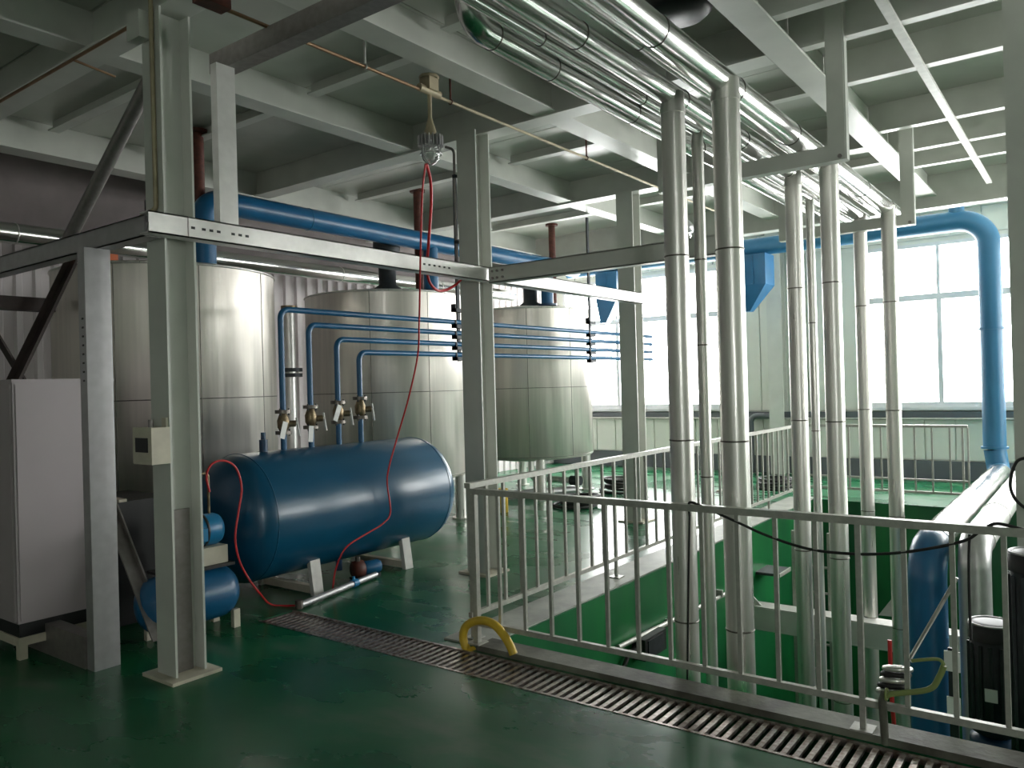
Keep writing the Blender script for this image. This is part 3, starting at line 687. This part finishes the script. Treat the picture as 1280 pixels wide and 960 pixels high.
part('tee_spur', MB().cyl((2.47, 5.4, 3.93), (2.75, 5.4, 3.90), .009, 8), 'copper_conduit', o)

# ================================================================ RED CABLES AND HOSES
def pxs(lst): return [at(a, b, Y=y) for a, b, y in lst]
c1 = pxs([(532, 205, 3.95), (528, 240, 4.0), (526, 300, 4.15), (525, 350, 4.27), (524, 400, 4.5), (522, 445, 4.7), (510, 500, 4.85), (497, 545, 4.95), (486, 585, 5.0), (484, 605, 5.02), (488, 640, 5.0), (478, 655, 4.98), (455, 669, 5.0), (432, 685, 5.02)])
c1 += [at(420, 710, Y=5.08), at(416, 735, Z=.02)]
solo('red_cable', MB().tube(spline(c1, 6), .0075, 8), 'red_cable', 'long red cable hanging from the lamp and draped over the blue receiver', 'cable')
c2 = pxs([(533, 205, 3.95), (538, 225, 4.0), (539, 255, 4.1), (536, 300, 4.2), (534, 330, 4.41)]) + pxs([(536, 350, 4.46), (545, 362, 4.5), (556, 363, 4.55), (568, 357, 4.6), (576, 350, 4.6)])
solo('red_cable', MB().tube(spline(c2, 6), .012, 8), 'red_cable', 'short red cable looping from the lamp to the column joint', 'cable')
h3 = pxs([(262, 615, 5.05), (258, 595, 5.05), (265, 580, 5.05), (280, 576, 5.05), (295, 585, 5.05), (302, 610, 5.05), (298, 640, 5.05), (294, 672, 5.05), (299, 700, 5.05), (310, 722, 5.05), (325, 742, 5.02)]) + [at(340, 756, Z=.015), at(370, 757, Z=.015)]
solo('red_hose', MB().tube(spline(h3, 6), .008, 8), 'red_cable', 'red air hose looping up beside the small compressor', 'hose')
hose4 = [at(141, 738, Z=.02), at(170, 748, Z=.02), at(205, 755, Z=.02), at(235, 758, Z=.02)]
solo('red_hose', MB().tube(spline(hose4, 5), .010, 8), 'red_cable', 'orange red hose on the floor between the post and the column', 'hose')
yh = [at(a, b, X=3.88) for a, b in ((592, 826), (584, 812), (579, 797), (582, 784), (592, 777), (605, 776), (618, 781), (629, 793), (637, 806), (642, 818))]
yh[0].z = max(yh[0].z, -.0)
solo('yellow_hose', MB().tube(spline(yh, 6), .027, 16), 'yellow_hose', 'yellow hose arching out of the drain at the corner of the railing', 'hose')
bc = [at(a, b, X=3.93) for a, b in ((862, 645), (861, 632), (864, 628), (880, 634), (920, 652), (960, 670), (1010, 686), (1060, 692), (1110, 692), (1160, 686), (1205, 676), (1225, 664), (1242, 655), (1256, 656), (1275, 661), (1300, 668))]
solo('black_cable', MB().tube(spline(bc, 6), .007, 8), 'rubber', 'black cable slung along the front railing', 'cable')
bd = [at(a, b, X=4.19) for a, b in ((862, 640), (861, 700), (860, 780), (859, 866), (858, 900))]
solo('black_cable', MB().tube(bd, .006, 8), 'rubber', 'black cable hanging straight down the thick riser', 'cable')
be = [at(a, b, X=3.968) for a, b in ((1212, 668), (1211, 700), (1212, 760), (1214, 800))]
solo('black_cable', MB().tube(spline(be, 4), .006, 8), 'rubber', 'black cable hanging down in front of the lying pipes', 'cable')
bf = [at(a, b, X=5.5) for a, b in ((1285, 572), (1272, 576), (1265, 590), (1263, 608), (1268, 622), (1280, 634), (1295, 640))]
solo('black_cable', MB().tube(spline(bf, 5), .009, 8), 'rubber', 'black cable looped on the column that rises out of the pit', 'cable')

# ================================================================ SMALL COMPRESSOR, FLOOR PUMP
KY = 5.2
o = thing('air_compressor', (3.1, KY, 0), 'small blue piston air compressor behind the nearest column', 'compressor')
o['label'] = 'small blue piston air compressor between the column and the receiver'
pr_ = [(0, 2.71)]+[(.19*math.sin(math.radians(15*k)), 2.84-.13*math.cos(math.radians(15*k))) for k in range(1, 7)]+[(.19*math.cos(math.radians(15*k)), 3.29+.15*math.sin(math.radians(15*k))) for k in range(0, 7)]
part('air_tank', MB().lathe(pr_, (0, KY, .26), (1, 0, 0), 36), 'blue_pipe', o)
for x in (2.85, 3.36):
    for s in (-1, 1): part('foot', MB().box((x-.025, KY+s*.13-.02, 0), (x+.025, KY+s*.13+.02, .13)), 'cream', o)
part('deck', MB().box((2.85, KY-.14, .455), (3.36, KY+.14, .475)), 'black', o)
part('pump_block', MB().box((3.06, KY-.10, .476), (3.33, KY+.10, .60)), 'cream', o)
mo = part('motor', MB().lathe([(0, 2.98), (.10, 2.98), (.115, 3.0), (.115, 3.28), (.10, 3.31), (0, 3.31)], (0, KY, .715), (1, 0, 0), 28), 'blue_bright', o)
part('motor_band', MB().lathe([(.118, 3.165), (.121, 3.165), (.121, 3.185), (.118, 3.185)], (0, KY, .715), (1, 0, 0), 28), 'black', mo)
part('terminal_box', MB().box((3.02, KY-.16, .66), (3.14, KY-.105, .75)), 'blue_bright', mo)
part('discharge_pipe', MB().tube(fillet([(3.25, KY, .80), (3.25, KY, 1.12), (3.12, KY, 1.12)], .03), .010, 8), 'brass', o)
o = thing('machine_guard', (3.0, 6.1, 0), 'black machine housing with pale top rail behind the low brace', 'machine')
part('housing', MB().box((2.86, 5.75, .02), (3.30, 6.45, .92)), 'black', o)
part('top_rail', MB().bar((2.84, 6.48, .97), (2.90, 5.74, .93), .06, .02), 'cream', o)
for y in (5.85, 6.35): part('foot', MB().box((2.90, y-.03, 0), (3.26, y+.03, .02)), 'cast_dark', o)
o = thing('floor_pump', (4.82, 5.42, 0), 'small blue pump with brown casing on the floor under the receiver', 'pump')
part('motor', MB().lathe([(0, .0), (.055, 0), (.062, .02), (.062, .15), (.05, .17), (0, .17)], (4.86, 5.36, .085), (1, -.25, 0), 20), 'blue_pipe', o)
part('casing', MB().lathe([(0, 0), (.075, .0), (.08, .03), (.075, .09), (0, .09)], (4.77, 5.385, .085), (1, -.25, 0), 20), 'rust_red', o)
part('outlet', MB().cyl((4.81, 5.37, .15), (4.81, 5.37, .20), .022, 12), 'valve_steel', o)
part('base', MB().box((4.76, 5.30, 0), (5.02, 5.43, .022)), 'cast_dark', o)
o = thing('floor_pipe', (4.45, 5.2, 0), 'silver pipe with blue valve lying on the floor before the receiver', 'pipe')
fa, fb = Vector((3.93, 5.06, .035)), Vector((5.03, 5.20, .035))
fa, fb = at(374, 757, Z=.035), at(470, 718, Z=.035)
part('tube', MB().cyl(fa, fb, .026, 14), 'galvanised', o)
fm = fa.lerp(fb, .68)
part('valve', MB().cyl(fa.lerp(fb, .66), fa.lerp(fb, .72), .034, 14).cyl(fm, fm+Vector((0, 0, .06)), .012, 8), 'blue_bright', o)
part('end_tee', MB().cyl(fa+Vector((0, 0, -.02)), fa+Vector((.0, -.0, .045)), .032, 12), 'valve_steel', o)

# ================================================================ HOSE TAP AT THE DRAIN
tapo = o = thing('hose_tap', (3.9, .86, 0), 'old green grey water tap pipe standing in the drain before the pumps', 'tap')
tp = [at(a, b, X=3.9) for a, b in ((1108, 950), (1103, 876), (1112, 868), (1160, 862), (1174, 846), (1180, 832), (1168, 824), (1140, 826))]
part('riser', MB().tube(fillet(tp[:2]+[at(1106, 866, X=3.9)], .02), .018, 10), 'kerb', o)
part('spout', MB().tube(spline([tp[1]]+tp[2:6], 6), .013, 10), 'green_hose', o)
part('lever', MB().tube(spline([tp[5], at(1172, 824, X=3.9), tp[7]], 5), .008, 8), 'green_hose', o)
part('tie_wire', MB().ring(at(1108, 868, X=3.9), .024, .006, (0, 1, 0), 14, 6), 'green_hose', o)
part('long_rod', MB().tube([at(1196, 722, X=3.99), at(1137, 824, X=3.96), tp[7]], .009, 10), 'rail_paint', o)
o = thing('coiled_hose', (4.3, .82, .1), 'dark coiled hose hung behind the front railing near the tap', 'hose')
for k in range(5): part('coil', MB().ring(at(1122-2*k, 836+7*k, X=4.015), .055, .013, (.25, .1, 1), 24, 8), 'rubber' if k % 2 else 'stainless', o)

# ================================================================ PIT CONTENTS
o = thing('pit_beam', (8.6, 1.2, -1.02), 'steel beam, its lit top coloured pale, spanning across the pit behind the risers', 'beam')
part('top_flange', MB().box((8.50, PIT_Y0+.02, -.815), (8.72, PIT_Y1-.01, -.80)), 'white_paint', o)  # light on the beam's top is put into the white colour
part('web', MB().box((8.50, PIT_Y0+.02, -1.04), (8.512, PIT_Y1-.01, -.816)), 'steel_paint', o)
part('bottom_flange', MB().box((8.50, PIT_Y0+.02, -1.055), (8.72, PIT_Y1-.01, -1.041)), 'steel_paint', o)
part('gusset', MB().poly([(8.56, 3.23, -.8), (8.56, 3.05, -.8), (8.56, 3.23, -.62)], (.015, 0, 0)), 'white_paint', o)
part('gusset', MB().poly([at(1098, 769, X=8.56), at(1126, 772, X=8.56), at(1127, 733, X=8.56)], (.015, 0, 0)), 'white_paint', o)
o = thing('pit_ladder', (8.9, 2.55, PIT_Z), 'pale steel ladder standing in the pit behind the cross beam', 'ladder')
for y in (2.40, 2.78): part('stile', MB().box((8.86, y-.02, PIT_Z), (8.91, y+.02, .0)), 'rail_paint', o)
for k in range(10): part('rung', MB().cyl((8.885, 2.42, PIT_Z+.3+.28*k), (8.885, 2.76, PIT_Z+.3+.28*k), .014, 8), 'rail_paint', o)
o = thing('pit_wall_pipe', (7, 3.2, -.55), 'thin pale pipe fixed along the green pit wall', 'pipe')
part('tube', MB().cyl((5.65, 3.21, -.47), (8.4, 3.21, -.57), .022, 10), 'rail_paint', o)
for x in (6.6, 7.8): part('clip', MB().box((x-.015, 3.18, -.55), (x+.015, 3.249, -.48)), 'rail_paint', o)
o = thing('pit_switch_box', (6.2, 3.2, -.66), 'dark switch box with cable on the green pit wall', 'electrical box')
part('case', MB().box((5.95, 3.12, -.66), (6.35, 3.249, -.48)), 'black', o)
part('cover', MB().box((6.0, 3.112, -.64), (6.28, 3.12, -.50)), 'cast_dark', o)
part('cable', MB().tube(spline([(5.95, 3.2, -.55), (5.8, 3.2, -.58), (5.68, 3.21, -.72), (5.7, 3.22, -.85)], 6), .02, 8), 'rubber', o)
o = thing('pit_bracket', (9.2, 3.15, -.55), 'dark flat bracket sticking out of the green pit wall', 'bracket')
part('plate', MB().box((8.95, 2.98, -.56), (9.35, 3.249, -.53)), 'cast_dark', o)
part('edge', MB().box((8.95, 2.965, -.565), (9.35, 2.98, -.525)), 'rail_paint', o)
solo('pit_red_hose', MB().tube(spline([at(1112, 800, X=4.6), at(1114, 860, X=4.6), at(1117, 900, X=4.6), at(1120, 935, X=4.6)], 5), .011, 8), 'red_cable', 'red hose hanging down inside the pit near the tap', 'hose')
# pump platform
PS = o = thing('pump_stand', (5.0, .3, PIT_Z), 'steel stand inside the pit carrying the dark pumps', 'stand')
part('deck', MB().box((4.4, -.6, -.98), (5.45, .75, -.94)), 'cast_dark', o)
for x in (4.56, 5.39):
    for y in (-.54, .69): part('leg', MB().box((x-.04, y-.04, PIT_Z), (x+.04, y+.04, -.98)), 'cast_dark', o)
def pump(x, y, ztop, r, label):
    o = thing('vertical_pump', (x, y, -.94), label, 'pump')
    part('base', MB().cyl((x, y, -.94), (x, y, -.88), r*1.5, 24), 'cast_dark', o)
    part('stage_casing', MB().lathe([(r*.8, -.88), (r*.8, -.40), (r*1.1, -.38), (r*1.1, -.34), (r*.7, -.32)], (x, y, 0), seg=24), 'blue_dark', o)
    m_ = part('motor', MB().lathe([(r*.7, -.32), (r, -.30), (r, ztop-.05), (r*.6, ztop-.03), (0, ztop-.03)], (x, y, 0), seg=28), 'cast_dark', o)
    part('fan_cover', MB().lathe([(r*1.06, ztop-.09), (r*1.06, ztop-.01), (r*.95, ztop), (r*.5, ztop+.004), (0, ztop+.004)], (x, y, 0), seg=28), 'black', m_)
    part('cover_ring', MB().ring((x, y, ztop), r*.98, .006, seg=28, k=6), 'galvanised', m_)
    for k in range(14):
        a = 2*math.pi*k/14
        part('fin', MB().bar((x+r*1.03*math.cos(a), y+r*1.03*math.sin(a), -.27), (x+r*1.03*math.cos(a), y+r*1.03*math.sin(a), ztop-.11), .014, .014), 'cast_dark', m_)
    part('nameplate', MB().box((x-r-.022, y-.03, -.10), (x-r-.016, y+.03, -.03)), 'tag_white', o)
pA = at(1240, 778, X=5.1)
pump(5.1, pA.y, pA.z, .115, 'dark vertical pump with ringed fan cover behind the railing')
pB = at(1290, 690, X=4.65)
pump(4.65, pB.y-.02, pB.z, .12, 'taller dark vertical pump beside the column in the pit')
part('upright', MB().box((4.515, at(1190, 830, X=4.5).y-.02, -.94), (4.54, at(1190, 830, X=4.5).y+.02, at(1190, 812, X=4.5).z)), 'cast_dark', PS)
for ya, yb2, xa, xb in ((840, 815, 1200, 1180), (905, 872, 1199, 1182)):  # white plates imitate daylight through a gap; upright added to carry them
    part('daylight_plate', MB().box((4.505, at(xa, 830, X=4.5).y, at(1190, ya, X=4.5).z), (4.514, at(xb, 830, X=4.5).y, at(1190, yb2, X=4.5).z)), 'tag_white', PS, 'small white plate imitating daylight through a gap')

# ================================================================ CLUTTER ON THE FAR FLOOR
o = thing('floor_run', (9, 6.05, 0), 'pale pipe lying on the floor before the tank legs', 'pipe')
q0, q1 = at(622, 620, Z=.07), at(718, 612, Z=.07)
part('tube', MB().cyl(q0, q1, .065, 16), 'galvanised', o)
for t_ in (.3, .7):
    q = q0.lerp(q1, t_); part('joint', MB().ring(q, .065, .012, tuple((q1-q0).normalized()), 20, 6), 'stainless', o)
def coil(x, y, R, n, lab):
    o = thing('hose_coil', (x, y, 0), lab, 'hose')
    for k in range(n):
        part('loop', MB().ring((x+random.uniform(-.05, .05), y+random.uniform(-.05, .05), .025+.04*k), R+random.uniform(-.06, .04), .022, (random.uniform(-.05, .05), random.uniform(-.05, .05), 1), 30, 8), 'rubber', o)
coil(10.9, 6.0, .30, 5, 'black hose coil beside the legs of the tank at the window')
coil(12.2, 4.1, .28, 4, 'black hose coil behind the thick risers near the far wall')
coil(9.3, 5.85, .26, 4, 'black hose coil lying under the tank at the window')
yb = at(629, 640, Z=0)
o = thing('yellow_drum', (yb.x, yb.y, 0), 'small yellow drum half hidden behind the column beside the receiver', 'drum')
part('body', MB().lathe([(0, 0), (.07, 0), (.07, .30), (.06, .31), (0, .31)], (yb.x, yb.y, 0), seg=24), 'yellow_hose', o)
part('rim', MB().ring((yb.x, yb.y, .31), .068, .008, seg=24, k=6), 'yellow_hose', o)
o = thing('wall_pipe', (WALL_X-.2, 4.9, 0), 'grey pipe bending down under the window beside the far column', 'pipe')
part('tube', MB().tube(fillet([(WALL_X-.2, 4.75, 1.03), (WALL_X-.2, 5.12, 1.03), (WALL_X-.2, 5.12, .0)], .12), .05, 14), 'dark_band', o)
o = thing('light_line', (11.9, 6.5, 3.7), 'bright line of light drawn as a thin white rod under the ceiling between the tank and the column', 'pipe')
wy = at(680, 322, X=11.9), at(738, 310, X=11.9)  # line of light built as a white tube, hanger rods added
part('tube', MB().cyl(wy[0], wy[1], .02, 10), 'tag_white', o)
for q in wy: part('hanger_rod', MB().cyl(q, (q.x, q.y, ZC), .006, 6), 'steel_paint', o)

o = thing('stand_pipe', (5.62, 7.3, 0), 'pale upright pipe with dark flange between two steel tanks', 'pipe')
part('tube', MB().cyl((5.62, 7.3, 0), (5.62, 7.3, 2.62), .06, 16), 'galv_white', o)
part('flange', MB().cyl((5.62, 7.3, 1.86), (5.62, 7.3, 1.90), .13, 18).cyl((5.62, 7.3, 1.92), (5.62, 7.3, 1.96), .13, 18), 'cast_dark', o)
part('cap', MB().cyl((5.62, 7.3, 2.62), (5.62, 7.3, 2.66), .09, 16), 'brass', o)
o = thing('column_conduit', (5.47, 4.67, 2.75), 'thin grey conduit beside the column near the receiver', 'conduit')
part('tube', MB().tube(fillet([(5.36, 4.675, 3.86), (5.47, 4.675, 3.86), (5.47, 4.675, 2.62)], .04), .012, 10), 'plate_grey', o)
for z in (3.6, 3.0): part('clip', MB().box((5.455, 4.655, z), (5.485, 4.69, z+.03)), 'cast_dark', o)
